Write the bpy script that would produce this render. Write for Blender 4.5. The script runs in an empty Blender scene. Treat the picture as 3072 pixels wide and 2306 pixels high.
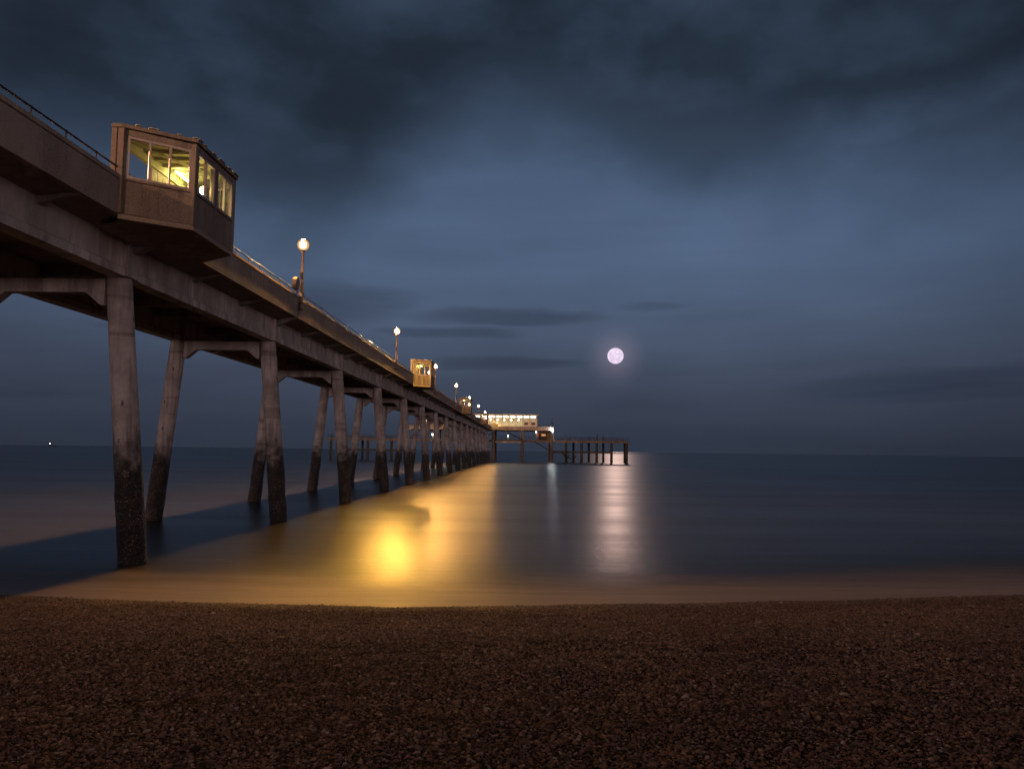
import bpy, bmesh, math, random
from mathutils import Vector, Matrix, noise
random.seed(7)
sc = bpy.context.scene
col = sc.collection
K = 1.15                 # metres per survey unit of the pier
H = 3.15                 # camera above the water, in units
def P(x, y, zr): return (x*K, y*K, (zr+H)*K)

# ------------------------------------------------------------------ nodes
class S:
    """small wrapper so node sockets can be combined with + - * /"""
    def __init__(s, nt, sock): s.nt, s.k = nt, sock
    def _m(s, op, *o, clamp=False):
        n = s.nt.nodes.new('ShaderNodeMath'); n.operation = op; n.use_clamp = clamp
        for i, v in enumerate((s,)+o):
            if isinstance(v, S): s.nt.links.new(v.k, n.inputs[i])
            else: n.inputs[i].default_value = v
        return S(s.nt, n.outputs[0])
    def __add__(s, o): return s._m('ADD', o)
    def __sub__(s, o): return s._m('SUBTRACT', o)
    def __mul__(s, o): return s._m('MULTIPLY', o)
    def __truediv__(s, o): return s._m('DIVIDE', o)
    def abs(s): return s._m('ABSOLUTE')
    def clamp(s): return s._m('ADD', 0.0, clamp=True)
    def pow(s, o): return s._m('POWER', o)
def smooth(x, a, b, lo=0.0, hi=1.0):
    n = x.nt.nodes.new('ShaderNodeMapRange'); n.interpolation_type = 'SMOOTHSTEP'
    x.nt.links.new(x.k, n.inputs['Value'])
    for nm, v in (('From Min', a), ('From Max', b), ('To Min', lo), ('To Max', hi)):
        if isinstance(v, S): x.nt.links.new(v.k, n.inputs[nm])
        else: n.inputs[nm].default_value = v
    return S(x.nt, n.outputs['Result'])
def mixc(f, a, b, mode='MIX'):
    nt = (f if isinstance(f, S) else a if isinstance(a, S) else b).nt
    n = nt.nodes.new('ShaderNodeMix'); n.data_type = 'RGBA'; n.blend_type = mode
    for i, v in ((0, f), (6, a), (7, b)):
        if isinstance(v, S): nt.links.new(v.k, n.inputs[i])
        else: n.inputs[i].default_value = v if i == 0 else (*v, 1)
    return S(nt, n.outputs[2])
def tex(nt, kind, scale, vec=None, **kw):
    n = nt.nodes.new({'noise': 'ShaderNodeTexNoise', 'voronoi': 'ShaderNodeTexVoronoi'}[kind])
    n.inputs['Scale'].default_value = scale
    for k, v in kw.items():
        if k in n.inputs: n.inputs[k].default_value = v
        else: setattr(n, k, v)
    if vec is not None: nt.links.new(vec, n.inputs['Vector'])
    return n
def mapping(nt, vec, scale=(1, 1, 1), loc=(0, 0, 0), rot=(0, 0, 0)):
    n = nt.nodes.new('ShaderNodeMapping')
    n.inputs['Scale'].default_value = scale; n.inputs['Location'].default_value = loc; n.inputs['Rotation'].default_value = rot
    nt.links.new(vec, n.inputs['Vector']); return n.outputs[0]
def ramp(f, stops):
    n = f.nt.nodes.new('ShaderNodeValToRGB'); f.nt.links.new(f.k, n.inputs[0])
    e = n.color_ramp.elements
    while len(e) > 1: e.remove(e[-1])
    e[0].position = stops[0][0]; e[0].color = (*stops[0][1], 1)
    for p, c in stops[1:]:
        x = e.new(p); x.color = (*c, 1)
    return S(f.nt, n.outputs[0])
def newmat(name):
    m = bpy.data.materials.new(name); m.use_nodes = True
    nt = m.node_tree; b = nt.nodes['Principled BSDF']
    return m, nt, b
def position(nt):
    return nt.nodes.new('ShaderNodeNewGeometry').outputs['Position']
def sepxyz(nt, v):
    n = nt.nodes.new('ShaderNodeSeparateXYZ'); nt.links.new(v, n.inputs[0]); return [S(nt, o) for o in n.outputs]
def bump(nt, h, b, strength=.4, dist=.02):
    n = nt.nodes.new('ShaderNodeBump'); n.inputs['Strength'].default_value = strength; n.inputs['Distance'].default_value = dist
    nt.links.new(h.k if isinstance(h, S) else h, n.inputs['Height']); nt.links.new(n.outputs[0], b.inputs['Normal'])
def plain(name, c, rough=.7, metal=0, var=.25, scale=3):
    m, nt, b = newmat(name); v = position(nt)
    n = tex(nt, 'noise', scale, v, Detail=5)
    cc = mixc(S(nt, n.outputs[0]), [x*(1-var) for x in c], [min(1, x*(1+var)) for x in c])
    nt.links.new(cc.k, b.inputs['Base Color']); b.inputs['Roughness'].default_value = rough; b.inputs['Metallic'].default_value = metal
    bump(nt, n.outputs[0], b, .2, .01)
    return m
def lit(name, c, strength):
    m, nt, b = newmat(name); b.inputs['Base Color'].default_value = (*c, 1)
    b.inputs['Emission Color'].default_value = (*c, 1); b.inputs['Emission Strength'].default_value = strength
    return m
def concrete(name, c, streak=.5, speck=.3, sf=3.2):
    m, nt, b = newmat(name); v = position(nt)
    big = tex(nt, 'noise', .55, v, Detail=7, Roughness=.6)
    st = tex(nt, 'noise', 1.0, mapping(nt, v, (sf, sf, .3)), Detail=7, Roughness=.68)
    fine = tex(nt, 'noise', 42, v, Detail=3)
    f = (smooth(S(nt, st.outputs[0]), .42, .62) * streak * smooth(S(nt, big.outputs[0]), .25, .6, .4, 1.3)).clamp()
    base = mixc(smooth(S(nt, big.outputs[0]), .35, .7), [x*.58 for x in c], [x*1.28 for x in c])
    dirt = mixc(f, base, [c[0]*.30, c[1]*.27, c[2]*.26])
    fin = mixc(smooth(S(nt, fine.outputs[0]), .3, .7)*speck, dirt, [x*1.9 for x in c])
    nt.links.new(fin.k, b.inputs['Base Color']); b.inputs['Roughness'].default_value = .85
    bump(nt, S(nt, fine.outputs[0]) + S(nt, st.outputs[0])*1.5, b, .5, .02)
    return m
def leg_concrete():
    m, nt, b = newmat('leg_concrete'); v = position(nt); x, y, z = sepxyz(nt, v)
    big = tex(nt, 'noise', .9, v, Detail=7, Roughness=.65)
    st = tex(nt, 'noise', 1.0, mapping(nt, v, (7, 7, .5)), Detail=5)
    hole = tex(nt, 'voronoi', 1.0, mapping(nt, v, (2.6, 2.6, 1.1))); 
    fine = tex(nt, 'noise', 38, v, Detail=3)
    c = (.47, .41, .38)
    base = mixc(smooth(S(nt, big.outputs[0]), .3, .72), [q*.62 for q in c], [q*1.22 for q in c])
    base = mixc(smooth(S(nt, st.outputs[0]), .45, .7)*.45, base, (.08, .06, .05))
    base = mixc(smooth(S(nt, hole.outputs[0]), .16, .07)*.8, base, (.03, .022, .018))
    # construction joints: thin rings
    ring = tex(nt, 'noise', 1.0, mapping(nt, v, (.05, .05, 2.2)), Detail=1)
    base = mixc(smooth(S(nt, ring.outputs[0]), .62, .68)*.45, base, (.10, .07, .055))
    bar = tex(nt, 'voronoi', 13, v)
    bn = tex(nt, 'noise', 2.6, v, Detail=5)
    growth = mixc(smooth(S(nt, bar.outputs[0]), .38, .16)*smooth(S(nt, bn.outputs[0]), .42, .62), (.032, .024, .020), (.36, .27, .22))
    lim = z + (S(nt, bn.outputs[0])-.5)*2.6
    g = smooth(lim, 4.3, 2.7)
    nt.links.new(mixc(g, base, growth).k, b.inputs['Base Color'])
    nt.links.new((smooth(lim, 4.3, 2.7, .85, .45)).k, b.inputs['Roughness'])
    bump(nt, S(nt, fine.outputs[0])*.5 + S(nt, bar.outputs[0])*g*-1.6, b, .9, .045)
    return m
M = {
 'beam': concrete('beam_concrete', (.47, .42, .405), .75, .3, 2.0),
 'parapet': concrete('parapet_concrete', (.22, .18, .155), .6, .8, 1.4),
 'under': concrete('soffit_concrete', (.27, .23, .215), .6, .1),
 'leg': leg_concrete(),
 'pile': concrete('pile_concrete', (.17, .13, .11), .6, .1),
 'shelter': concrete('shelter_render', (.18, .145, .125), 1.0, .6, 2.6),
 'frame': plain('painted_frame', (.31, .26, .25), .5),
 'metal': plain('rail_metal', (.06, .05, .045), .35, .8),
 'post': plain('lamp_post_paint', (.16, .11, .07), .5),
 'ceil': plain('cream_ceiling', (.60, .57, .28), .6),
 'bench': plain('varnished_board', (.40, .30, .12), .5),
 'dark': plain('dark_timber', (.035, .028, .024), .8),
 'cream': plain('cream_render', (.50, .42, .22), .7),
 'white': plain('white_paint', (.62, .60, .55), .6),
 'pale': plain('slot_light_and_felt', (.42, .36, .26), .8),  # pale tone painting light through the parapet slots; also the roofing felt
 'red': plain('red_sign', (.45, .06, .03), .5),
 'orange': plain('lifebuoy_housing', (.05, .032, .024), .5),
 'sodium': lit('sodium_lamp', (1.0, .48, .12), 7500),
 'sodium_mid': lit('sodium_lamp_mid', (1.0, .48, .11), 24000),
 'sodium_far_side': lit('sodium_lamp_far_side', (1.0, .52, .26), 42000),
 'sodium_bright': lit('sodium_lamp_bright', (1.0, .52, .09), 56000),  # output raised to strengthen the gold reflection on the water
 'sodium_dim': lit('sodium_lamp_dim', (1.0, .46, .13), 4500),  # out-of-view lamp, weak output set just to warm the near parapet
 'inner': lit('shelter_tube', (1.0, .76, .28), 75),
 'tube': lit('fluorescent_tube', (1.0, .88, .36), 40),
 'cool': lit('cool_floodlight', (.92, .95, 1.0), 260),
 'strip': lit('ceiling_strip', (.95, 1.0, .92), 9),
 'globe': lit('wall_globe', (1.0, .95, .78), 30),
 'dimwin': lit('dim_window', (.9, .6, .28), .12),
 'navlight': lit('ship_light', (1.0, .93, .8), 90),
}
def glass():
    m, nt, b = newmat('window_glass'); nt.nodes.remove(b)
    t = nt.nodes.new('ShaderNodeBsdfTransparent'); g = nt.nodes.new('ShaderNodeBsdfGlossy'); g.inputs['Roughness'].default_value = .05
    mx = nt.nodes.new('ShaderNodeMixShader'); f = nt.nodes.new('ShaderNodeFresnel'); f.inputs[0].default_value = 1.35
    nt.links.new(f.outputs[0], mx.inputs[0]); nt.links.new(t.outputs[0], mx.inputs[1]); nt.links.new(g.outputs[0], mx.inputs[2])
    nt.links.new(mx.outputs[0], nt.nodes['Material Output'].inputs[0]); return m
M['glass'] = glass()
def diffuser():
    m, nt, b = newmat('frosted_globe'); nt.nodes.remove(b)
    t = nt.nodes.new('ShaderNodeBsdfTransparent'); g = nt.nodes.new('ShaderNodeEmission'); g.inputs[0].default_value = (1, .42, .09, 1); g.inputs[1].default_value = 1.1
    lw = nt.nodes.new('ShaderNodeLayerWeight'); lw.inputs[0].default_value = .35
    f = smooth(S(nt, lw.outputs['Facing']), .95, .2, .0, .75)
    mx = nt.nodes.new('ShaderNodeMixShader'); nt.links.new(f.k, mx.inputs[0]); nt.links.new(t.outputs[0], mx.inputs[1]); nt.links.new(g.outputs[0], mx.inputs[2])
    nt.links.new(mx.outputs[0], nt.nodes['Material Output'].inputs[0]); return m
M['diffuser'] = diffuser()

# ------------------------------------------------------------------ mesh building
def link(name, me, parent=None):
    o = bpy.data.objects.new(name, me); col.objects.link(o)
    if parent is not None: o.parent = parent
    return o
def tag(o, label=None, cat=None, group=None, kind=None):
    if label: o['label'] = label
    if cat: o['category'] = cat
    if group: o['group'] = group
    if kind: o['kind'] = kind
    return o
def thing(name, loc, label, cat, group=None):
    o = bpy.data.objects.new(name, None); col.objects.link(o); o.location = loc; o.empty_display_size = .3
    return tag(o, label, cat, group)
class MB:
    def __init__(s): s.v, s.f, s.sm = [], [], []
    def poly(s, vs, fs, smooth=False):
        n = len(s.v); s.v += [tuple(a) for a in vs]; s.f += [tuple(n+i for i in f) for f in fs]; s.sm += [smooth]*len(fs); return s
    def box(s, x0, x1, y0, y1, z0, z1):
        return s.poly([(x0,y0,z0),(x1,y0,z0),(x1,y1,z0),(x0,y1,z0),(x0,y0,z1),(x1,y0,z1),(x1,y1,z1),(x0,y1,z1)],
                      [(3,2,1,0),(4,5,6,7),(0,1,5,4),(1,2,6,5),(2,3,7,6),(3,0,4,7)])
    def prism(s, pts, a, b, axis='y'):
        """pts: 2D outline; extruded along axis from a to b"""
        def q(p, t): return {'y': (p[0], t, p[1]), 'z': (p[0], p[1], t), 'x': (t, p[0], p[1])}[axis]
        n = len(pts)
        return s.poly([q(p, a) for p in pts]+[q(p, b) for p in pts],
                      [tuple(range(n))[::-1], tuple(range(n, 2*n))]+[(i, (i+1) % n, n+(i+1) % n, n+i) for i in range(n)])
    def tube(s, pts, r, seg=8, cap=True):
        pts = [Vector(p) for p in pts]; rs = r if isinstance(r, (list, tuple)) else [r]*len(pts)
        vs, fs = [], []
        for i, p in enumerate(pts):
            d = (pts[min(i+1, len(pts)-1)]-pts[max(i-1, 0)]).normalized()
            a = d.cross(Vector((0, 0, 1)) if abs(d.z) < .9 else Vector((0, 1, 0))).normalized(); b = d.cross(a)
            for k in range(seg):
                t = 2*math.pi*k/seg+math.pi/seg; vs.append(p+(a*math.cos(t)+b*math.sin(t))*rs[i])
        for i in range(len(pts)-1):
            for k in range(seg): fs.append((i*seg+k, i*seg+(k+1) % seg, (i+1)*seg+(k+1) % seg, (i+1)*seg+k))
        s.poly(vs, fs, seg > 6)
        if cap:
            n = len(pts); s.poly(vs[:seg], [tuple(range(seg))[::-1]]); s.poly(vs[-seg:], [tuple(range(seg))])
        return s
    def bar(s, a, b, w, h):
        """rectangular bar from a to b, w horizontal width, h height"""
        a, b = Vector(a), Vector(b); d = (b-a).normalized(); r = d.cross(Vector((0, 0, 1)))
        r = r.normalized() if r.length > 1e-4 else Vector((1, 0, 0)); u = r.cross(d)
        vs = [p+r*i*w/2+u*j*h/2 for p in (a, b) for i, j in ((-1,-1),(1,-1),(1,1),(-1,1))]
        return s.poly(vs, [(0,1,2,3),(7,6,5,4),(0,4,5,1),(1,5,6,2),(2,6,7,3),(3,7,4,0)])
    def ball(s, c, r, seg=16, rings=9, sz=1):
        vs = [(c[0], c[1], c[2]+r*sz)]
        for i in range(1, rings):
            t = math.pi*i/rings
            for k in range(seg):
                a = 2*math.pi*k/seg; vs.append((c[0]+r*math.sin(t)*math.cos(a), c[1]+r*math.sin(t)*math.sin(a), c[2]+r*sz*math.cos(t)))
        vs.append((c[0], c[1], c[2]-r*sz)); fs = [(0, 1+k, 1+(k+1) % seg) for k in range(seg)]
        for i in range(rings-2):
            for k in range(seg): fs.append((1+i*seg+k, 1+(i+1)*seg+k, 1+(i+1)*seg+(k+1) % seg, 1+i*seg+(k+1) % seg))
        L = len(vs)-1; o = 1+(rings-2)*seg
        fs += [(L, o+(k+1) % seg, o+k) for k in range(seg)]
        return s.poly(vs, fs, True)
    def build(s, name, mat, parent=None, bevel=0, origin=None):
        me = bpy.data.meshes.new(name)
        me.from_pydata(s.v, [], s.f); me.polygons.foreach_set('use_smooth', s.sm); me.materials.append(mat)
        bm = bmesh.new(); bm.from_mesh(me); bmesh.ops.recalc_face_normals(bm, faces=bm.faces)
        bm.to_mesh(me); bm.free()
        off = parent.matrix_world.translation.copy() if parent is not None and parent.parent is None else Vector()
        if parent is not None:
            q = parent
            off = Vector(q.location)
            while q.parent is not None: q = q.parent; off += Vector(q.location)
        elif origin is not None: off = Vector(origin)
        me.transform(Matrix.Translation(-off))
        o = link(name, me, parent)
        if parent is None and origin is not None: o.location = origin
        if bevel:
            md = o.modifiers.new('Bevel', 'BEVEL'); md.width = bevel; md.segments = 2; md.limit_method = 'ANGLE'
        return o
def zz(zr): return (zr+H)*K

# ------------------------------------------------------------------ pier
SP = 12.94
def bentY(n): return (22.0+SP*(n-1))*K
XN, XF = -11.38*K, -15.30*K           # leg tops
XC = (XN+XF)/2
def mir(x): return 2*XC-x
zb, zt = zz(4.62), zz(5.62)            # edge beam bottom / top
zpb, zpt = zz(5.68), zz(6.64)          # parapet
XP = -10.1*K; XPF = mir(XP)
N0, N1 = -1, 17
pier = thing('pier', (XC, bentY(8), 0), 'long concrete pier on splayed round legs running from the beach out to sea', 'pier')
yA = bentY(N0)-SP*K*.5; yE = 229.6*K
# deck
d = MB()
d.prism([(XP-.06, zpb+.03), (XN+.10, zt-.02), (XF-.10, zt-.02), (XPF+.06, zpb+.03), (XPF+.06, zpb+.30), (XP-.06, zpb+.30)], yA, yE)
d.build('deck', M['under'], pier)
ys = [yA]+[bentY(n) for n in range(N0+1, N1)]+[yE]
for i in range(len(ys)-1):
    y0, y1 = ys[i]+.02, ys[i+1]-.02
    for near in (1, 0):
        sx = (lambda x: x) if near else mir
        # edge girder with a bottom flange
        o = [(-11.12*K, zt-.012), (-11.12*K, zb+.33), (-11.03*K, zb+.24), (-11.03*K, zb), (-11.50*K, zb), (-11.50*K, zb+.24), (-11.42*K, zb+.33), (-11.42*K, zt-.012)]
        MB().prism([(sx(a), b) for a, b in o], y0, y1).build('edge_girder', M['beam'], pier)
        # parapet with a coping
        o = [(XP, zpb), (XP, zpt-.13), (XP+.05, zpt-.11), (XP+.05, zpt), (XP-.25, zpt), (XP-.25, zpt-.11), (XP-.19, zpt-.13), (XP-.19, zpb)]
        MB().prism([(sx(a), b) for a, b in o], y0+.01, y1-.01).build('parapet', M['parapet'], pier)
        h = MB(); xr = sx(XP-.08); zr = zz(6.86)
        h.tube([(xr, y0-.02, zr), (xr, y1+.02, zr)], .028, 8)
        y = y0+.55
        while y < y1:
            h.tube([(xr, y, zpt-.01), (xr, y, zr)], .02, 6); h.ball((xr, y, zr), .04, 8, 5); y += 1.25*K
        h.build('handrail', M['metal'], pier)
        # drainage ribs under the cantilever
        for t in (.33, .67):
            r = MB()
            yy = y0+(y1-y0)*t
            r.prism([(sx(-11.10*K), zt-.02), (sx(-11.10*K), zt-.22), (sx(XP-.12), zpb-.03), (sx(XP-.12), zpb+.02)], yy-.09, yy+.09)
            r.build('deck_rib', M['under'], pier)
# deck joists between the girders
for i in range(len(ys)-1):
    n = 5
    for k in range(1, n):
        j = MB()
        yy = ys[i]+(ys[i+1]-ys[i])*k/n
        j.box(-15.18*K, -11.52*K, yy-.12, yy+.12, zt-.45, zt-.025)
        j.build('deck_joist', M['under'], pier)
for n in range(N0, N1+1):
    y = bentY(n)
    if n == N1: y = bentY(n)-.3
    for near in (1, 0):
        sx = (lambda x: x) if near else mir
        # round leg, splayed outwards, slightly waisted and rough
        top = Vector((sx(XN), y, zb-.003)); foot = Vector((sx(-10.62*K), y, 0))
        dirn = (foot-top); base = foot+dirn*.25
        m = MB(); seg = 20; rows = 26; vs = []; fs = []
        for i in range(rows+1):
            t = i/rows; p = top.lerp(base, t)
            for k in range(seg):
                a = 2*math.pi*k/seg; r = (.335+.03*t)*K
                q = noise.noise(Vector((p.x+math.cos(a)*.8, y*.37+math.sin(a)*.8, p.z*1.3)))
                low = max(0, min(1, (4.2-p.z)/1.5)); r += q*(.008+.03*low)+.012*low
                vs.append((p.x+math.cos(a)*r, p.y+math.sin(a)*r, p.z))
        for i in range(rows):
            for k in range(seg): fs.append((i*seg+k, i*seg+(k+1) % seg, (i+1)*seg+(k+1) % seg, (i+1)*seg+k))
        m.poly(vs, fs, True); m.poly(vs[:seg], [tuple(range(seg))])
        m.build('leg', M['leg'], pier)
        # pilaster over the leg on the girder face
        MB().box(min(sx(-10.97*K), sx(-11.15*K)), max(sx(-10.97*K), sx(-11.15*K)), y-.40, y+.40, zb+.006, zt-.03).build('pilaster', M['beam'], pier, .02)
        MB().prism([(sx(-10.96*K), zt-.04), (sx(-10.96*K), zt-.36), (sx(XP-.10), zpb-.05), (sx(XP-.10), zpb+.02)], y-.16, y+.16).build('bracket', M['under'], pier)
    # portal beam with haunches
    c0, c1 = XN-.30*K, XF+.30*K
    za, zc = zb-.02, zb-.46
    MB().prism([(c0, za), (c0, zc-.42), (c0-.12, zc-.42), (c0-.62, zc), (c1+.62, zc), (c1+.12, zc-.42), (c1, zc-.42), (c1, za)], y-.2, y+.2).build('portal_beam', M['beam'], pier, .015)
# pale bars on the parapet, painted as light showing through slots
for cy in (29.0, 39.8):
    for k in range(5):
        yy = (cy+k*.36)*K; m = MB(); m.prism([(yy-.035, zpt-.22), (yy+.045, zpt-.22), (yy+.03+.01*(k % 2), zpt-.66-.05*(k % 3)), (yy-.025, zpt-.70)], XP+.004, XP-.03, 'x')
        m.build('slot_light_bar', M['pale'], pier)

# ------------------------------------------------------------------ shelters
def shelter(n, label):
    y = bentY(n)-.25*K
    root = thing('pier_shelter', (XP, y, zpb), label, 'shelter', 'glazed shelters along the near parapet')
    e = .02
    Q = [(XP+.015, y-2.40*K), (-8.72*K, y-1.34*K), (-8.72*K, y+1.34*K), (XP+.015, y+2.40*K)]
    zs, zw0, zw1, ztop = zz(5.66), zz(6.62), zz(7.66), zz(7.86)
    # floor slab and tapered corbel
    MB().prism([(XP-.02, Q[0][1]-.04), (Q[1][0]+.05, Q[1][1]-.04), (Q[2][0]+.05, Q[2][1]+.04), (XP-.02, Q[3][1]+.04)], zs-.10, zs+.04, 'z').build('floor_slab', M['parapet'], root)
    c = MB(); a = zs-.10; b = zt-.12
    top = [(XP+.02, Q[0][1]+.1), (Q[1][0]-.05, Q[1][1]+.05), (Q[2][0]-.05, Q[2][1]-.05), (XP+.02, Q[3][1]-.1)]
    bot = [(-10.9*K, y-1.9*K), (-10.55*K, y-1.3*K), (-10.55*K, y+1.3*K), (-10.9*K, y+1.9*K)]
    c.poly([(p[0], p[1], a-.002) for p in top]+[(p[0], p[1], b) for p in bot], [(0,1,2,3),(7,6,5,4),(0,4,5,1),(1,5,6,2),(2,6,7,3),(3,7,4,0)])
    c.build('corbel', M['under'], root)
    sides = [(Q[0], Q[1], 3), (Q[1], (Q[1][0], y), 2), ((Q[1][0], y), Q[2], 2), (Q[2], Q[3], 3)]
    pts = [Q[0], Q[1], (Q[1][0], y), Q[2], Q[3]]
    for i, p in enumerate(pts):
        w = .11
        MB().box(p[0]-w, p[0]+w*.6, p[1]-w, p[1]+w, zs+.045, ztop-.02).build('post', M['shelter'], root, .01)
    for (p, q, npan) in sides:
        p, q = Vector((*p, 0)), Vector((*q, 0)); L = (q-p).length; u = (q-p)/L; nrm = Vector((u.y, -u.x, 0))
        if nrm.x < 0: nrm = -nrm
        a, b = p+u*.125, q-u*.125
        def slab(z0, z1, th, off, name, mat, par=root, s0=0, s1=None):
            A = a+u*s0; B = (b if s1 is None else a+u*s1)
            m = MB(); vs = [A+nrm*(off+th), B+nrm*(off+th), B+nrm*(off-th), A+nrm*(off-th)]
            m.poly([(v.x, v.y, z0) for v in vs]+[(v.x, v.y, z1) for v in vs], [(3,2,1,0),(4,5,6,7),(0,1,5,4),(1,2,6,5),(2,3,7,6),(3,0,4,7)])
            return m.build(name, mat, par)
        slab(zs+.05, zw0-.10, .05, 0, 'wall_panel', M['shelter'])
        slab(zw0-.09, zw0-.02, .085, .01, 'sill', M['shelter'])
        slab(zw1+.03, ztop-.03, .06, 0, 'lintel', M['shelter'])
        # window: white frame with its glass
        l = (b-a).length; m = MB()
        def fr(s0, s1, z0, z1):
            A, B = a+u*s0, a+u*s1; vs = [A+nrm*.05, B+nrm*.05, B-nrm*.03, A-nrm*.03]
            m.poly([(v.x, v.y, z0) for v in vs]+[(v.x, v.y, z1) for v in vs], [(3,2,1,0),(4,5,6,7),(0,1,5,4),(1,2,6,5),(2,3,7,6),(3,0,4,7)])
        fw = .05; fr(0, l, zw0-.015, zw0+fw); fr(0, l, zw1-fw, zw1+.025)
        for k in range(npan+1):
            s = (l-fw)*k/npan; fr(s, s+fw, zw0+fw+.001, zw1-fw-.001)
        w = m.build('window', M['frame'], root)
        g = MB(); A, B = a+u*fw, b-u*fw
        g.poly([(A.x, A.y, zw0+fw), (B.x, B.y, zw0+fw), (B.x, B.y, zw1-fw), (A.x, A.y, zw1-fw)], [(0, 1, 2, 3)]).build('pane', M['glass'], w)
        bt = MB()
        for k in range(1, max(2, int(l/.6))):
            s = l*k/max(2, int(l/.6)); A = a+u*s+nrm*.056
            bt.bar((A.x, A.y, zs+.06), (A.x, A.y, zw0-.11), .025, .012)
        bt.build('batten', M['shelter'], root)
    # roof, open towards the deck, on two rear posts
    R = [(XP-.30, y-2.50*K), (XP, y-2.50*K), (Q[1][0]+.12, Q[1][1]-.14), (Q[2][0]+.12, Q[2][1]+.14), (XP, y+2.50*K), (XP-.30, y+2.50*K)]
    MB().prism(R, ztop, ztop+.11, 'z').build('roof', M['shelter'], root, .01)
    I = [(XP-.12, y-2.3*K), (XP, y-2.3*K), (Q[1][0]-.1, Q[1][1]+.0), (Q[2][0]-.1, Q[2][1]), (XP, y+2.3*K), (XP-.12, y+2.3*K)]
    MB().prism(I, ztop-.05, ztop-.004, 'z').build('ceiling', M['ceil'], root)
    for k in range(-2, 3): MB().box(XP-.10, -8.95*K, y+k*.5*K-.04, y+k*.5*K+.04, ztop-.16, ztop-.052).build('rafter', M['ceil'], root)
    MB().box(XP-.27, XP-.13, y-2.38*K, y+2.38*K, ztop-.34, ztop-.01).build('back_beam', M['ceil'], root)
    MB().bar((XP-.05, y-1.9*K, ztop-.2), (-9.05*K, y+.6*K, ztop-.2), .06, .06).build('brace', M['ceil'], root)
    for s in (-1, 1): MB().box(XP-.29, XP-.14, y+s*2.40*K-.08, y+s*2.40*K+.08, zpb+.3, ztop-.012).build('post', M['shelter'], root)
    bw = MB(); k = -.45
    while k < 2.2: bw.box(XP-.24, XP-.19+.008*(int(k*10) % 2), y+k*K, y+k*K+.17, zpb+.32, ztop-.345); k += .16
    bw.build('back_boarding', M['bench'], root)
    be = MB(); be.box(-9.35*K, -8.98*K, y-1.1*K, y+1.1*K, zz(6.25), zz(6.30)); be.box(-9.3*K, -9.22*K, y-1.0*K, y-.9*K, zs+.3, zz(6.245)); be.box(-9.3*K, -9.22*K, y+.9*K, y+1.0*K, zs+.3, zz(6.245))
    be.build('bench', M['bench'], root)
    # lifted felt strips along the eaves
    rnd = random.Random(n)
    for p, q in ((R[1], R[2]), (R[2], R[3]), (R[3], R[4])):
        p, q = Vector(p), Vector(q); t = .18 if p.x < -10*K else .02
        while t < .97:
            w = rnd.uniform(.04, .22); A = p.lerp(q, t); B = p.lerp(q, min(1, t+w)); h = rnd.uniform(.012, .03)
            f = MB(); f.bar((A.x-.02, A.y, ztop+.11+h), (B.x-.02, B.y, ztop+.115+h*rnd.uniform(.3, 1)), .12, .018); t += w+rnd.uniform(.04, .30)
            f.build('roofing_felt', M['pale'], root)
    lf = MB(); lf.ball((-8.98*K, y-.14*K, zz(7.02)), .10, 12, 8, 1.3)
    lf.build('lamp', M['inner'], root)
    tl = MB(); tl.tube([(-9.9*K, y+.2*K, ztop-.22), (-9.9*K, y+1.3*K, ztop-.22)], .03)
    tl.build('ceiling_tube', M['tube'], root)
    return root
shelter(1, 'large nearest glazed shelter jutting from the parapet, yellow light inside')
shelter(5, 'second glazed shelter out, small box glowing gold beyond the second lamp post')
shelter(9, 'third glazed shelter out, tiny amber box beyond the third lamp')
shelter(13, 'farthest glazed shelter, minute amber box just before the lit pavilion')

# ------------------------------------------------------------------ lamps
def lamp(n, near, label, box=False):
    y = bentY(n); x = XP+.16 if near else mir(XP)-.16; s = 1 if near else -1
    root = thing('lamp_post', (x, y, zpb+.5), label, 'street lamp', 'sodium lamps along the pier parapets')
    zl = zz(8.93)
    MB().tube([(x, y, zpb+.35), (x, y, zpt+.5), (x, y, zpt+.56), (x, y, zl-.39)], [.095, .095, .075, .06], 12).build('post', M['post'], root)
    MB().box(x-.12, x+.10, y-.12, y+.12, zpt-.02, zpt+.22).build('base_collar', M['post'], root, .02)
    for zc in (zpb+.40, zpb+.70): MB().box(x-.20, x+.11, y-.11, y+.11, zc, zc+.06).build('clamp', M['metal'], root)
    MB().ball((x, y, zl), .30, 20, 12, 1.0).build('frosted_globe', M['diffuser'], root)
    MB().ball((x, y, zl), .16, 16, 10, 1.05).build('lantern', M['sodium_dim' if n == 0 else 'sodium_mid' if n in (2, 6) else 'sodium_far_side' if not near else 'sodium_bright' if n == 4 else 'sodium'], root)
    MB().tube([(x, y, zl-.40), (x, y, zl-.285)], [.06, .13], 12).build('gallery', M['post'], root)
    MB().tube([(x, y, zl+.285), (x, y, zl+.33), (x, y, zl+.37)], [.11, .08, .02], 12).build('cap', M['post'], root)
    if near: MB().box(x-.05, x+.05, y-.21, y-.065, zpt+.86, zpt+1.20).build('switch_box', M['dark'], root, .01)
    return root
names = {0: 'sodium lamp post at the landward end, left of the nearest shelter',
 2: 'nearest sodium lamp post, tallest in view, just beyond the big shelter',
 4: 'second sodium lamp post, between the nearest lamp and the second shelter',
 6: 'sodium lamp shining through the second shelter windows',
 8: 'third free-standing sodium lamp post, small, past the second shelter',
 10: 'sodium lamp rising just above the third shelter',
 12: 'tiny sodium lamp between the third and the farthest shelter',
 14: 'tiny sodium lamp right above the farthest shelter',
 16: 'most distant sodium lamp post, beside the lit pavilion'}
for n, l in names.items(): lamp(n, True, l)
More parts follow.
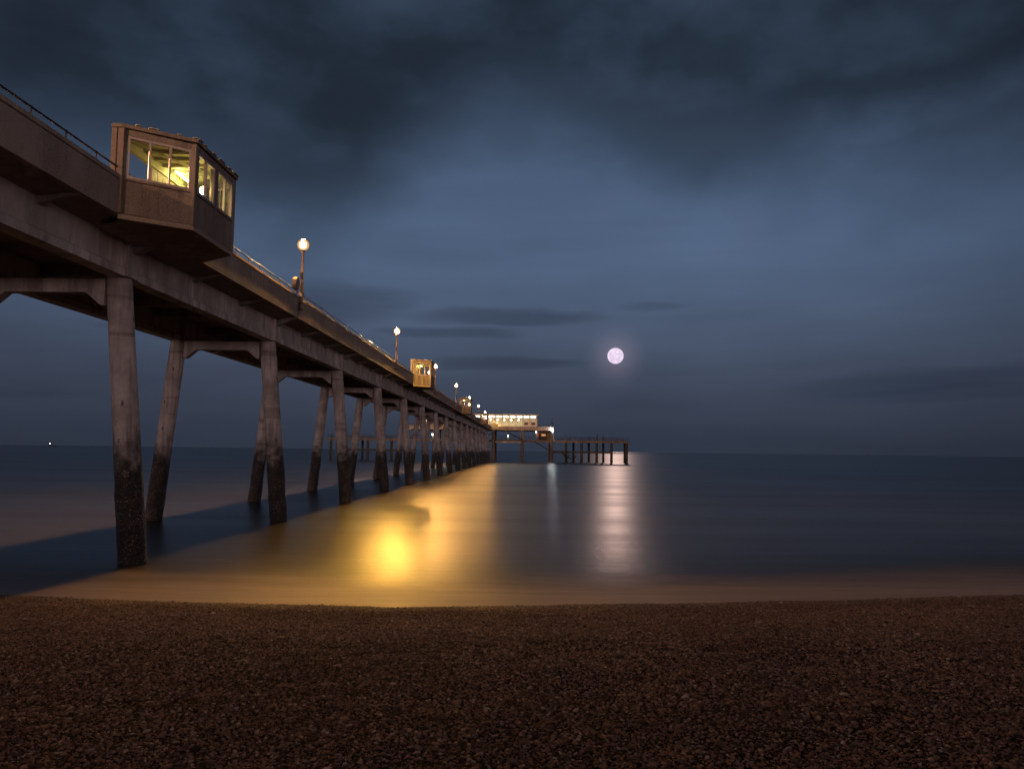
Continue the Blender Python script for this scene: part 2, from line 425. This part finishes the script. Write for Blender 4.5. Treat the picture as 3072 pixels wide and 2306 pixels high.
for n in range(-1, 17, 2): lamp(n, False, 'sodium lamp post on the hidden far parapet, number %s from the sea-wall end' % ['one','two','three','four','five','six','seven','eight','nine'][(n+1)//2])
# lifebuoy housing by the nearest lamp
xh, yh = XP+.02, bentY(2)-.62
lb = thing('lifebuoy_housing', (xh, yh, zpt), 'round dark lifebuoy housing beside the foot of the nearest lamp post', 'lifebuoy housing')
MB().tube([(xh-.08, yh, zpt+.52), (xh+.12, yh, zpt+.52)], .32, 20).build('housing', M['orange'], lb, .02)
MB().tube([(xh+.02, yh, zpt-.02), (xh+.02, yh, zpt+.25)], .05, 8).build('bracket', M['metal'], lb)

# ------------------------------------------------------------------ pier head
YH = 231*K
ph = thing('landing_stage', (XC, YH+8, 0), 'wide two-level platform on dark piles at the seaward end of the pier', 'landing stage')
def bx(x0, x1, y0, y1, z0, z1): return MB().box(x0*K, x1*K, y0*K, y1*K, zz(z0), zz(z1))
bx(-33.9, 7.25, 231, 247, 5.85, 6.10).build('upper_deck', M['under'], ph)
bx(-33.9, 7.25, 230.75, 230.98, 5.75, 6.93).build('fascia', M['parapet'], ph)
bx(7.26, 7.45, 231, 247, 5.75, 6.93).build('fascia', M['parapet'], ph)
bx(-34.1, -33.91, 231, 247, 5.75, 6.93).build('fascia', M['parapet'], ph)
bx(-57, 29, 231.3, 245, 2.75, 3.05).build('lower_deck', M['dark'], ph)
bx(-57, 29, 231.0, 231.29, 2.45, 3.05).build('edge_beam', M['pile'], ph)
bx(-9.1, -1.7, 230.2, 230.6, 2.25, 2.60).build('cross_beam', M['beam'], ph)
for yy in (231.2, 243.5):
    bx(7.2, 24.2, yy, yy+.4, -.45, .05).build('low_beam', M['dark'], ph)
    bx(-51.5, -37, yy, yy+.4, -.45, .05).build('low_beam', M['dark'], ph)
def pile(x, y, ztop, r=.36, mat='pile', zex=0):
    MB().tube([(x*K, y*K, -1.5), (x*K, y*K, zz(ztop))], [r*K*1.1, r*K], 12).build('pile', M[mat], ph)
for x in (-26.4, -18.0, -9.6, -1.4, 6.9):
    pile(x, 230.6, 5.70, .45); pile(x, 245, 5.8, .40)
for x in (11.1, 15.5, 19.8, 24.0, 28.3, -56.1, -45.5, -38.7): pile(x, 231.5, 2.5, .36, 'dark')
for x in (13.9, 18.5, 22.8, -37.9, -49.5, 29.2): pile(x, 243.6, 2.7, .33, 'dark')
for x, h in ((11.0, 4.7), (12.2, 4.6), (17.6, 4.3), (19.9, 4.9), (21.6, 4.7), (-55.9, 4.1), (-36, 4.4)):
    MB().tube([(x*K, 231.1*K, zz(3.06)), (x*K, 231.1*K, zz(h))], .13, 8).build('mooring_post', M['dark'], ph)
def railing(x0, x1, y, z, hgt=1.05):
    m = MB(); n = max(2, int((x1-x0)/.42))
    for k in range(n+1):
        x = (x0+(x1-x0)*k/n)*K; thick = .05 if k % 4 == 0 else .022
        m.box(x-thick, x+thick, y*K-.03, y*K+.03, zz(z), zz(z+hgt))
    for q in (.12, .55, 1.0): m.box(x0*K, x1*K, y*K-.025, y*K+.025, zz(z+hgt*q)-.03, zz(z+hgt*q)+.03)
    m.build('railing', M['dark'], ph)
railing(-57, -40, 231.25, 3.06); railing(-40, -14, 231.25, 3.06); railing(-9, 7, 231.25, 3.06); railing(7, 29, 231.25, 3.06); railing(9, 29, 244.8, 3.06, .95); railing(-57, -34, 244.8, 3.06, .95)
railing(-33.8, -16.6, 230.9, 6.94, .3)
railing(2.9, 7.3, 230.9, 6.94, .3)
def flight(x0, z0, x1, z1, y, w=1.6):
    m = MB()
    for s in (0, w):
        m.bar((x0*K, (y+s)*K, zz(z0)), (x1*K, (y+s)*K, zz(z1)), .10, .32)
        m.bar((x0*K, (y+s)*K, zz(z0+.9)), (x1*K, (y+s)*K, zz(z1+.9)), .05, .05)
    n = int(abs(z0-z1)/.17)
    for k in range(n):
        t = (k+.5)/n; x = (x0+(x1-x0)*t)*K; z = zz(z0+(z1-z0)*t)
        m.box(x-.16, x+.16, y*K+.06, (y+w)*K-.06, z-.02, z+.03)
    m.build('stair', M['dark'], ph)
flight(-6.4, 5.7, -1.9, 3.3, 229.0)
flight(2.2, 2.6, 6.0, .35, 229.2)
flight(9.6, -.25, 13.6, -2.9, 230.0)
for a, b in (((10.2, -.6), (11.6, -3.0)), ((12.0, -.9), (10.9, -3.0)), ((13.9, -1.2), (12.8, -3.0))):
    MB().bar((a[0]*K, 230.9*K, zz(a[1])), (b[0]*K, 230.9*K, zz(b[1])), .3, .3).build('brace', M['dark'], ph)
MB().bar((-8.9*K, 232*K, zz(5.6)), (-13*K, 232*K, zz(3.3)), .25, .25).build('brace', M['pile'], ph)

# pavilion on the upper deck
yf = 232.3
pv = thing('pavilion', (XC, (yf+5)*K, zz(6.1)), 'low glass-fronted pavilion blazing with lights on the end of the pier', 'pavilion')
X0, X1 = -29.3, 2.72; nb = 16; bw_ = (X1-X0)/nb
bx(X0-.25, X1+.5, yf-.6, yf+10, 10.15, 10.38).build('roof', M['cream'], pv, .03)
bx(X0, X1, yf+8.6, yf+8.9, 6.12, 10.14).build('back_wall', M['cream'], pv)
bx(X0-.02, X0+.2, yf+.3, yf+8.59, 6.12, 10.14).build('side_wall', M['cream'], pv)
bx(X1-.2, X1+.02, yf+.3, yf+8.59, 6.12, 8.0).build('side_wall', M['cream'], pv)
for k in range(nb+1):
    x = X0+bw_*k; bx(x-.10, x+.10, yf-.12, yf+.14, 6.12, 10.14).build('column', M['cream'], pv)
for k in range(nb):
    x = X0+bw_*k
    right = k >= nb-2
    w = MB()
    for z in (6.55, 8.55, 9.35): w.box((x+.11)*K, (x+bw_-.11)*K, (yf-.06)*K, (yf+.06)*K, zz(z), zz(z+.14))
    w.box((x+bw_/2-.04)*K, (x+bw_/2+.04)*K, (yf-.05)*K, (yf+.05)*K, zz(8.70), zz(9.34))
    f = w.build('window', M['white'] if right else M['cream'], pv)
    bx(x+.11, x+bw_-.11, yf+.01, yf+.03, 6.70, 10.1).build('pane', M['glass'], f)
    if right:
        m = bx(x+.11, x+bw_-.11, yf-.04, yf+.0, 6.98, 8.5); m.build('panel', M['white'], pv)
        bx(x+.42, x+bw_-.42, yf-.09, yf-.05, 7.3, 8.1).build('shutter', M['pile'], pv)
    else:
        MB().ball(((x+bw_*.36)*K, (yf+.9)*K, zz(8.72)), .20 if k > 1 else .16, 12, 8).build('globe_lamp', M['globe'], pv)
        bx(x+.15, x+bw_-.15, yf+3.2, yf+3.5, 6.12, 7.1).build('counter', M['cream'], pv)
    bx(x+.42, x+bw_-.42, yf+.5, yf+1.2, 9.62, 9.84).build('ceiling_light', M['strip'], pv)
    bx(x+.28, x+bw_-.25, yf+4.5, yf+5.2, 9.72, 9.84).build('ceiling_light', M['strip'], pv)
bx(X0, X1, yf-.05, yf+8.55, 9.98, 10.12).build('ceiling', M['white'], pv)
bx(-11.5, -8.2, 230.45, 230.70, 5.98, 7.6).build('screen_wall', M['cream'], pv)

# hut under the corner, floodlights, mast, sign
ht = thing('hut', (5*K, 233*K, zz(3.05)), 'dark boxy hut with one dim window under the corner of the upper deck', 'hut')
bx(3.3, 6.5, 232.2, 235.5, 3.07, 5.4).build('wall', M['dark'], ht, .02)
bx(3.1, 6.7, 231.9, 235.7, 5.42, 5.6).build('roof', M['dark'], ht)
w = bx(4.0, 5.4, 232.05, 232.19, 4.15, 4.95).build('window', M['dark'], ht)
bx(4.1, 5.3, 232.0, 232.04, 4.25, 4.85).build('pane', M['dimwin'], w)
bx(5.7, 6.3, 232.1, 232.19, 3.08, 4.95).build('door', M['shelter'], ht)
fl = thing('floodlight', (7.35*K, 229.8*K, zz(3.05)), 'bright white floodlight on a thin pole at the corner of the lower deck', 'floodlight')
MB().tube([(7.6*K, 230.7*K, zz(2.9)), (7.25*K, 230.4*K, zz(5.75))], .09, 8).build('pole', M['white'], fl)
MB().ball((7.2*K, 230.2*K, zz(5.85)), .22, 12, 8).build('lamp', M['cool'], fl)
fs = thing('deck_light', (2.55*K, 230.7*K, zz(3.05)), 'small white light on a short post left of the dark hut', 'light')
MB().tube([(2.55*K, 231*K, zz(3.05)), (2.55*K, 231*K, zz(5.2))], .05, 8).build('post', M['white'], fs)
MB().ball((2.55*K, 230.9*K, zz(5.35)), .17, 12, 8).build('lamp', M['globe'], fs)
sg = thing('notice_board', (2.95*K, 231*K, zz(3.9)), 'small red board below the white light beside the hut', 'sign')
bx(2.8, 3.2, 231.30, 231.42, 3.9, 5.0).build('board', M['red'], sg); bx(2.95, 3.05, 231.43, 231.50, 3.06, 5.05).build('stand', M['dark'], sg)
wl = thing('marker_light', (-5.4*K, 231*K, zz(3.05)), 'pale squat marker light on the lower deck rail under the pavilion', 'light')
bx(-5.6, -5.25, 230.6, 230.9, 3.08, 4.0).build('body', M['cream'], wl); MB().ball((-5.42*K, 230.75*K, zz(4.15)), .13, 10, 7).build('lamp', M['globe'], wl)
ms = thing('signal_mast', (7.0*K, 232*K, zz(6.1)), 'thin dark mast above the corner of the upper deck', 'mast')
MB().tube([(7.1*K, 231.6*K, zz(6.1)), (7.1*K, 231.6*K, zz(9.6))], [.14, .05], 8).build('pole', M['dark'], ms)
bx(6.7, 7.5, 231.5, 231.6, 7.9, 8.05).build('yard', M['dark'], ms)
for i, (x, z, y, lab) in enumerate(((-29.0, 5.0, 230.3, 'left one of the two warm lights glimpsed between the pier legs'), (-27.0, 4.3, 230.3, 'right one of the two warm lights glimpsed between the pier legs'))):
    t = thing('bulkhead_light', (x*K, y*K, zz(z)), lab, 'light', 'warm lights under the pier head')
    MB().ball((x*K, y*K, zz(z)), .22, 10, 7).build('lamp', M['globe'], t); MB().bar((x*K, y*K+.2, zz(z)), (x*K, (231.0)*K, zz(z)), .06, .06).build('bracket', M['dark'], t)

# ------------------------------------------------------------------ sea, beach, pebbles
def shoreY(x):
    pts = [(-60, 25.5), (-25, 21.6), (-12.8, 19.7), (-8.5, 19.15), (-3, 18.95), (3.4, 19.9), (6.85, 20.55), (13.2, 21.9), (30, 24.3), (60, 26)]
    x = max(-60, min(60, x))
    for a, b in zip(pts, pts[1:]):
        if x <= b[0]:
            t = (x-a[0])/(b[0]-a[0]); t = t*t*(3-2*t)*.35+t*.65; return a[1]+(b[1]-a[1])*t
    return pts[-1][1]
def beachz(x, y):
    d = shoreY(x)-y
    z = .118*d if d > 0 else .14*d
    if z > .75: z = .75+.40*(1-math.exp(-(z-.75)/.40))           # ridge, then a nearly level shelf, shaped to dim lamp light in the foreground
    if y < 12: z -= .30*min(1, (12-y)/6)
    z += .035*noise.noise(Vector((x*.35, y*.5, 3)))*min(1, max(0, d)) + .03*noise.noise(Vector((x*1.1, y*1.6, 9)))*min(1, max(.6, d))
    if y < 1.5: z += (4.9-z)*min(1, max(0, (1.5-y)/6.0))**1.3      # unseen bank added behind the camera to shade the foreground
    return z
def sheet(xs, ysl, name):
    vs = [(x, y, beachz(x, y)) for y in ysl for x in xs]; n = len(xs)
    fs = [(j*n+i, j*n+i+1, (j+1)*n+i+1, (j+1)*n+i) for j in range(len(ysl)-1) for i in range(n-1)]
    me = bpy.data.meshes.new(name); me.from_pydata(vs, [], fs); me.polygons.foreach_set('use_smooth', [True]*len(fs)); return me
def frange(a, b, s):
    o = []
    while a <= b: o.append(a); a += s
    return o
xs = [-400, -200, -120]+frange(-60, 60, .5)+[120, 200, 400]
bme = sheet(xs, [-200, -80]+frange(-40, 34, .35), 'beach')
def beach_mat():
    m, nt, b = newmat('shingle_ground'); v = position(nt); x, y, z = sepxyz(nt, v)
    c = tex(nt, 'voronoi', 32, v); n = tex(nt, 'noise', 1.1, v, Detail=6)
    cs = nt.nodes.new('ShaderNodeSeparateColor'); nt.links.new(c.outputs['Color'], cs.inputs[0])
    r = ramp(S(nt, cs.outputs[0]), [(0, (.03, .022, .017)), (.4, (.07, .048, .034)), (.75, (.12, .075, .046)), (1, (.17, .13, .10))])
    rr = mixc(smooth(S(nt, c.outputs['Distance']), .25, .55), r, (.012, .009, .007))
    nt.links.new(rr.k, b.inputs['Base Color']); b.inputs['Roughness'].default_value = .95; b.inputs['Specular IOR Level'].default_value = .03
    bump(nt, S(nt, c.outputs['Distance'])*-1.0, b, .6, .015); return m
bme.materials.append(beach_mat())
bo = link('beach', bme); tag(bo, kind='structure')
def pebble_mat():
    m, nt, b = newmat('pebble'); oi = nt.nodes.new('ShaderNodeObjectInfo'); r = S(nt, oi.outputs['Random'])
    cc = ramp(r, [(0, (.035, .031, .036)), (.2, (.16, .115, .108)), (.4, (.40, .235, .185)), (.55, (.10, .090, .100)), (.7, (.44, .255, .195)), (.84, (.29, .25, .275)), (.94, (.54, .40, .37)), (1, (.70, .62, .64))])
    tc = nt.nodes.new('ShaderNodeTexCoord'); n = tex(nt, 'noise', 3, tc.outputs['Object'], Detail=4)
    fin = mixc(S(nt, n.outputs[0])*.4, cc, (.035, .024, .020))
    v = position(nt); x, y, z = sepxyz(nt, v)
    pt = tex(nt, 'noise', .45, v, Detail=5, Roughness=.6); damp = smooth(S(nt, pt.outputs[0]), .62, .38)
    wet = (smooth(z, .45, .0)+damp*.75).clamp()
    nt.links.new(mixc(wet*.28, fin, (.03, .02, .015)).k, b.inputs['Base Color'])
    nt.links.new(smooth(z, .02, .30, .42, .85).k, b.inputs['Roughness']); b.inputs['Specular IOR Level'].default_value = .14; return m
pm = pebble_mat()
pme = sheet(frange(-20.6, 23.6, .4), frange(4.0, 22.4, .4), 'pebbles')
pb = link('pebbles', pme); pme.materials.append(pm)
tag(pb, 'brown and grey shingle pebbles covering the whole foreground beach', 'pebbles', kind='stuff')
def pebble_nodes():
    g = bpy.data.node_groups.new('pebble_scatter', 'GeometryNodeTree')
    g.interface.new_socket('Geometry', in_out='INPUT', socket_type='NodeSocketGeometry'); g.interface.new_socket('Geometry', in_out='OUTPUT', socket_type='NodeSocketGeometry')
    N = g.nodes.new; L = g.links.new
    gi, go = N('NodeGroupInput'), N('NodeGroupOutput')
    def inp(kind, **kw):
        n = N(kind)
        for k, v in kw.items(): setattr(n, k, v)
        return n
    def mathn(op, a, b):
        n = inp('ShaderNodeMath', operation=op)
        for i, v in enumerate((a, b)):
            if isinstance(v, (int, float)): n.inputs[i].default_value = v
            else: L(v, n.inputs[i])
        return n.outputs[0]
    # density: full where the foot of the picture looks, sparser far to the sides and below the water
    pos = N('GeometryNodeInputPosition'); sp = N('ShaderNodeSeparateXYZ'); L(pos.outputs[0], sp.inputs[0])
    ax = mathn('ABSOLUTE', mathn('SUBTRACT', sp.outputs[0], 0.5), 0)
    wide = mathn('SUBTRACT', mathn('ADD', mathn('MULTIPLY', sp.outputs[1], .80), 3.5), ax)   # inside a wedge
    inside = mathn('GREATER_THAN', wide, 0)
    dry = mathn('GREATER_THAN', sp.outputs[2], -.06)
    dens = mathn('MULTIPLY', mathn('MULTIPLY', inside, dry), 1550)
    dp = inp('GeometryNodeDistributePointsOnFaces'); L(gi.outputs[0], dp.inputs['Mesh']); L(dens, dp.inputs['Density'])
    geos = []
    for i in range(4):
        ico = N('GeometryNodeMeshIcoSphere'); ico.inputs['Radius'].default_value = 1; ico.inputs['Subdivisions'].default_value = 2
        tn = N('ShaderNodeTexNoise'); tn.noise_dimensions = '4D'; tn.inputs['W'].default_value = i*7.3; tn.inputs['Scale'].default_value = .75; tn.inputs['Detail'].default_value = 1
        sub = inp('ShaderNodeVectorMath', operation='SUBTRACT'); L(tn.outputs['Color'], sub.inputs[0]); sub.inputs[1].default_value = (.5, .5, .5)
        scl = inp('ShaderNodeVectorMath', operation='SCALE'); L(sub.outputs[0], scl.inputs[0]); scl.inputs['Scale'].default_value = 1.1
        st = N('GeometryNodeSetPosition'); L(ico.outputs[0], st.inputs[0]); L(scl.outputs[0], st.inputs['Offset'])
        tr = N('GeometryNodeTransform'); L(st.outputs[0], tr.inputs[0]); tr.inputs['Scale'].default_value = ((1, .78, .52), (1, .66, .42), (.9, .85, .62), (1, .55, .5))[i]
        ss = N('GeometryNodeSetShadeSmooth'); L(tr.outputs[0], ss.inputs[0])
        sm = N('GeometryNodeSetMaterial'); L(ss.outputs[0], sm.inputs[0]); sm.inputs['Material'].default_value = pm
        geos.append(sm.outputs[0])
    gti = N('GeometryNodeGeometryToInstance')
    for s in geos: L(s, gti.inputs[0])
    ip = N('GeometryNodeInstanceOnPoints'); L(dp.outputs['Points'], ip.inputs['Points']); L(gti.outputs[0], ip.inputs['Instance'])
    ip.inputs['Pick Instance'].default_value = True
    rr = inp('FunctionNodeRandomValue', data_type='FLOAT_VECTOR'); rr.inputs[0].default_value = (-.5, -.5, 0); rr.inputs[1].default_value = (.5, .5, 6.283)
    L(rr.outputs[0], ip.inputs['Rotation'])
    rs = inp('FunctionNodeRandomValue', data_type='FLOAT'); rs.inputs[2].default_value = 0; rs.inputs[3].default_value = 1; rs.inputs['Seed'].default_value = 5
    size = mathn('ADD', mathn('MULTIPLY', mathn('POWER', rs.outputs[1], 2.6), .021), .0092)
    size = mathn('ADD', size, mathn('MULTIPLY', mathn('POWER', rs.outputs[1], 400), .03))
    L(size, ip.inputs['Scale'])
    L(ip.outputs[0], go.inputs[0])
    return g
md = pb.modifiers.new('scatter', 'NODES'); md.node_group = pebble_nodes()

# sea: one sheet to the horizon, smoothed by wind and time
def sea_mat():
    m, nt, b = newmat('sea_water'); v = position(nt); x, y, z = sepxyz(nt, v)
    # foamy, silty shallows follow the shoreline
    yc = nt.nodes.new('ShaderNodeFloatCurve'); 
    sh = (x+60)/120
    nt.links.new(sh.clamp().k, yc.inputs['Value'])
    c = yc.mapping.curves[0]
    for i, q in enumerate([(-60), (-25), (-12.8), (-8.5), (-3), (3.4), (6.85), (13.2), (30), (60)]):
        px, py = (q+60)/120, (shoreY(q)-15)/20
        if i == 0: c.points[0].location = (px, py)
        elif i == 9: c.points[-1].location = (px, py)
        else: c.points.new(px, py)
    yc.mapping.update()
    shore = S(nt, yc.outputs[0])*20+15
    off = y-shore
    wob = tex(nt, 'noise', 1.0, mapping(nt, v, (.10, .55, 1)), Detail=5, Roughness=.6)
    w = S(nt, wob.outputs[0])-.5
    wl = tex(nt, 'noise', 1.0, mapping(nt, v, (.22, 2.4, 1), (4, 1, 0)), Detail=4, Roughness=.6)
    foam = smooth(off+w*7, 6.5, -.6)*smooth(S(nt, wl.outputs[0]), .25, .65, .74, 1.0)
    rip = smooth(off+w*5, 11, .5)
    mid = smooth(off+w*14, 16, 1.0)
    bands = tex(nt, 'noise', 1.0, mapping(nt, v, (.012, .11, 1)), Detail=5, Roughness=.6)
    bb = S(nt, bands.outputs[0])
    deep = mixc(smooth(bb, .38, .62), (.012, .012, .014), (.028, .026, .027))
    deep = mixc(smooth(off+w*30, 85, 8), deep, (.044, .039, .040))
    c1 = mixc(mid*.8, deep, (.034, .029, .030))
    c2 = mixc(foam*.85, c1, (.44, .36, .39))
    nt.links.new(c2.k, b.inputs['Base Color'])
    rg = smooth(bb, .35, .65, .29, .34)
    nt.links.new(((rg+rip*.12+foam*.14)+(S(nt, wl.outputs[0])-.5)*rip*.16).k, b.inputs['Roughness'])
    b.inputs['IOR'].default_value = 1.33; b.inputs['Specular IOR Level'].default_value = .28
    r1 = tex(nt, 'noise', 1.0, mapping(nt, v, (.35, 1.1, 1)), Detail=4)
    r2 = tex(nt, 'noise', 1.0, mapping(nt, v, (3.0, 9.0, 1)), Detail=3)
    bump(nt, S(nt, r1.outputs[0])+S(nt, r2.outputs[0])*smooth(off, 30, 8)*1.2, b, .4, .03)
    return m
D = 16000
gx = [-D, -3000, -600, -150, -60, -20, 20, 60, 150, 600, 3000, D]; gy = [12, 30, 60, 110, 180, 300, 700, 2500, D]
sm_ = MB(); sm_.poly([(x, y, 0) for y in gy for x in gx], [(j*len(gx)+i, j*len(gx)+i+1, (j+1)*len(gx)+i+1, (j+1)*len(gx)+i) for j in range(len(gy)-1) for i in range(len(gx)-1)])
so = sm_.build('sea', sea_mat()); tag(so, kind='structure')

# ------------------------------------------------------------------ ship on the horizon
SX, SY = -.585*2600, .99*2600
sp = thing('ship', (SX, SY, 0), 'distant ship showing one small white light on the left horizon', 'ship')
hu = MB(); o = [(-14, 0), (-12, -3), (11, -3), (15, 0), (11, 3), (-12, 3)]
hu.poly([(SX+a*.9, SY+b*.8, -.5) for a, b in o]+[(SX+a, SY+b, 2.2) for a, b in o], [tuple(range(6))[::-1], tuple(range(6, 12))]+[(i, (i+1) % 6, 6+(i+1) % 6, 6+i) for i in range(6)])
hu.build('hull', M['dark'], sp); MB().box(SX-11, SX-6, SY-2, SY+2, 2.21, 4.8).build('bridge', M['dark'], sp)
MB().tube([(SX-8, SY, 4.81), (SX-8, SY, 7.5)], .2, 6).build('mast', M['dark'], sp); MB().ball((SX-8, SY, 8.0), .55, 8, 6).build('masthead_light', M['navlight'], sp)

# ------------------------------------------------------------------ moon
md_ = Vector((0.10711, 0.98731, 0.11722)).normalized(); MD = 15000
def moon_mat():
    m, nt, b = newmat('moon_surface'); nt.nodes.remove(b)
    tc = nt.nodes.new('ShaderNodeTexCoord'); n = tex(nt, 'noise', 2.1, mapping(nt, tc.outputs['Object'], (1/155.,)*3, (3.1, .4, 1.2)), Detail=4, Roughness=.55)
    cc = mixc(smooth(S(nt, n.outputs[0]), .40, .60), (.70, .57, .73), (.86, .71, .88))
    e = nt.nodes.new('ShaderNodeEmission'); nt.links.new(cc.k, e.inputs[0]); e.inputs[1].default_value = 1.1
    nt.links.new(e.outputs[0], nt.nodes['Material Output'].inputs[0]); return m
MB().ball(tuple(md_*MD), MD*.0098, 48, 32).build('moon', moon_mat(), None, 0, tuple(md_*MD))
mo = bpy.data.objects['moon']; tag(mo, 'full pale pink moon above the sea right of the pier', 'moon')
sun = bpy.data.lights.new('moonlight', 'SUN'); sun.energy = .021; sun.angle = math.radians(1.0); sun.color = (1.0, .66, .54)
slo = bpy.data.objects.new('moonlight', sun); col.objects.link(slo); slo.rotation_euler = (md_+Vector((0, 0, .026))).to_track_quat('Z', 'Y').to_euler()

# ------------------------------------------------------------------ sky
wd = bpy.data.worlds.new('World'); sc.world = wd; wd.use_nodes = True
nt = wd.node_tree; bg = nt.nodes['Background']
tc = nt.nodes.new('ShaderNodeTexCoord'); dirv = tc.outputs['Generated']
dx, dy, dz = sepxyz(nt, dirv)
e = dz._m('ARCSINE'); a = dx._m('ARCTAN2', dy)
sky = nt.nodes.new('ShaderNodeTexSky'); sky.sky_type = 'NISHITA'; sky.sun_disc = False
sky.sun_elevation = math.radians(-2.5); sky.sun_rotation = math.radians(180); sky.altitude = 0
comb = nt.nodes.new('ShaderNodeCombineXYZ'); nt.links.new(a.k, comb.inputs[0]); nt.links.new(e.k, comb.inputs[1])
ae = comb.outputs[0]
n1 = tex(nt, 'noise', 1.0, mapping(nt, ae, (2.6, 5.2, 1), (1.7, .2, 0), (0, 0, .35)), Detail=6, Roughness=.46)
n2 = tex(nt, 'noise', 1.0, mapping(nt, ae, (3.5, 26, 1), (.4, 2.2, 0)), Detail=5, Roughness=.5)
n3 = tex(nt, 'noise', 1.0, mapping(nt, ae, (7, 11, 1), (5, 1, 0), (0, 0, -.6)), Detail=5, Roughness=.5)
N1_, N2_, N3_ = S(nt, n1.outputs[0])-.5, S(nt, n2.outputs[0])-.5, S(nt, n3.outputs[0])-.5
base = ramp(smooth(e, 0, .5)._m('ADD', 0), [(0, (.024, .031, .049)), (.02, (.033, .042, .066)), (.09, (.044, .058, .092)), (.22, (.057, .081, .132)), (.42, (.064, .098, .166)), (.6, (.063, .099, .170)), (1, (.05, .08, .14))])
left = smooth(a, -.75, -.12, .80, 1.0); right = smooth(a, .2, .75, 1.0, .66)
side = left*right*(N1_*.5+1.0)*(N2_*.35+1.0)
dark = smooth(e+N1_*.17+N3_*.15+N2_*.05+a.abs()*.05-(a*.02)-(smooth((a+.02).abs(), .22, .0)*.05)+(smooth((a+.28).abs(), .2, .0)*.06), .26, .43)
def blob(a0, e0, wa, we, s, k=1.0):
    u = (a-a0+N1_*.16+N2_*.10)/wa; v2 = (e-e0+N2_*.034+N3_*.012+(a-a0)*s)/we
    return smooth(u*u+v2*v2, 1.0, .0)*k
low = blob(-.02, .165, .13, .014, .0, .55) + blob(-.10, .143, .10, .011, -.02, .5) + blob(-.03, .108, .11, .010, -.01, .55) + blob(-.24, .175, .13, .035, .02, .55) \
    + blob(.47, .085, .20, .018, -.06, .55) + blob(.52, .068, .24, .012, -.02, .4) + blob(.15, .177, .05, .008, 0, .25)
streak = smooth(N2_, .03, .22)*smooth(a, -.15, -.35)*smooth(e, .22, .12)*.45
cl = mixc((low+streak).clamp(), mixc(1.0, base, (1, 1, 1), 'MULTIPLY'), (.021, .031, .052))
cloudc = mixc(smooth(N3_+N1_, -.2, .25), (.012, .019, .031), (.024, .038, .063))
skyc = mixc(dark, cl, cloudc)
skyc = mixc(smooth(e, .62, .95), skyc, (.006, .009, .014))
mul = nt.nodes.new('ShaderNodeVectorMath'); mul.operation = 'SCALE'; nt.links.new(skyc.k, mul.inputs[0]); nt.links.new((side*1.22).k, mul.inputs['Scale'])
moonh = smooth(((a-0.1081)*(a-0.1081)+(e-0.1175)*(e-0.1175))._m('SQRT'), .055, .0).pow(2.0)
# afterglow in the west, behind the photographer
back = smooth(dy, .15, -.75)*smooth(e, .42, .0)
glow = mixc(back, (0, 0, 0), (1.62, 1.14, 1.07))
add = mixc(1.0, S(nt, mul.outputs[0]), glow, 'ADD')
add = mixc(1.0, add, mixc(moonh, (0, 0, 0), (.085, .062, .075)), 'ADD')
nsc = nt.nodes.new('ShaderNodeVectorMath'); nsc.operation = 'SCALE'; nt.links.new(sky.outputs[0], nsc.inputs[0]); nsc.inputs['Scale'].default_value = .01
fin = mixc(1.0, add, S(nt, nsc.outputs[0]), 'ADD')
nt.links.new(fin.k, bg.inputs['Color']); bg.inputs['Strength'].default_value = 1.0
wd.cycles.sampling_method = 'MANUAL'; wd.cycles.sample_map_resolution = 1024

# ------------------------------------------------------------------ camera
f = 810.; dd = Vector((15/f, (384-450.3)/f, -1)).normalized(); hh = Vector((1, -.0117, 0))
U = hh.cross(dd).normalized(); U = U if U.y > 0 else -U
Xa = dd.cross(U)
R = Matrix((Xa, dd, U))           # camera axes -> world axes
cam = bpy.data.cameras.new('camera'); co = bpy.data.objects.new('camera', cam); col.objects.link(co)
cam.sensor_width = 36; cam.lens = 810/1024*36; cam.clip_start = .1; cam.clip_end = 40000
co.matrix_world = Matrix.Translation((0, 0, H*K)) @ R.to_4x4()
sc.camera = co
sc.view_settings.view_transform = 'Standard'; sc.view_settings.look = 'None'; sc.view_settings.exposure = 0; sc.view_settings.gamma = 1
sc.render.engine = 'CYCLES'
cy = sc.cycles; cy.use_denoising = True; cy.denoising_prefilter = 'ACCURATE'; cy.max_bounces = 5; cy.diffuse_bounces = 2; cy.glossy_bounces = 3; cy.transparent_max_bounces = 8
cy.sample_clamp_indirect = 2.0; cy.use_light_tree = True; cy.caustics_reflective = False; cy.caustics_refractive = False
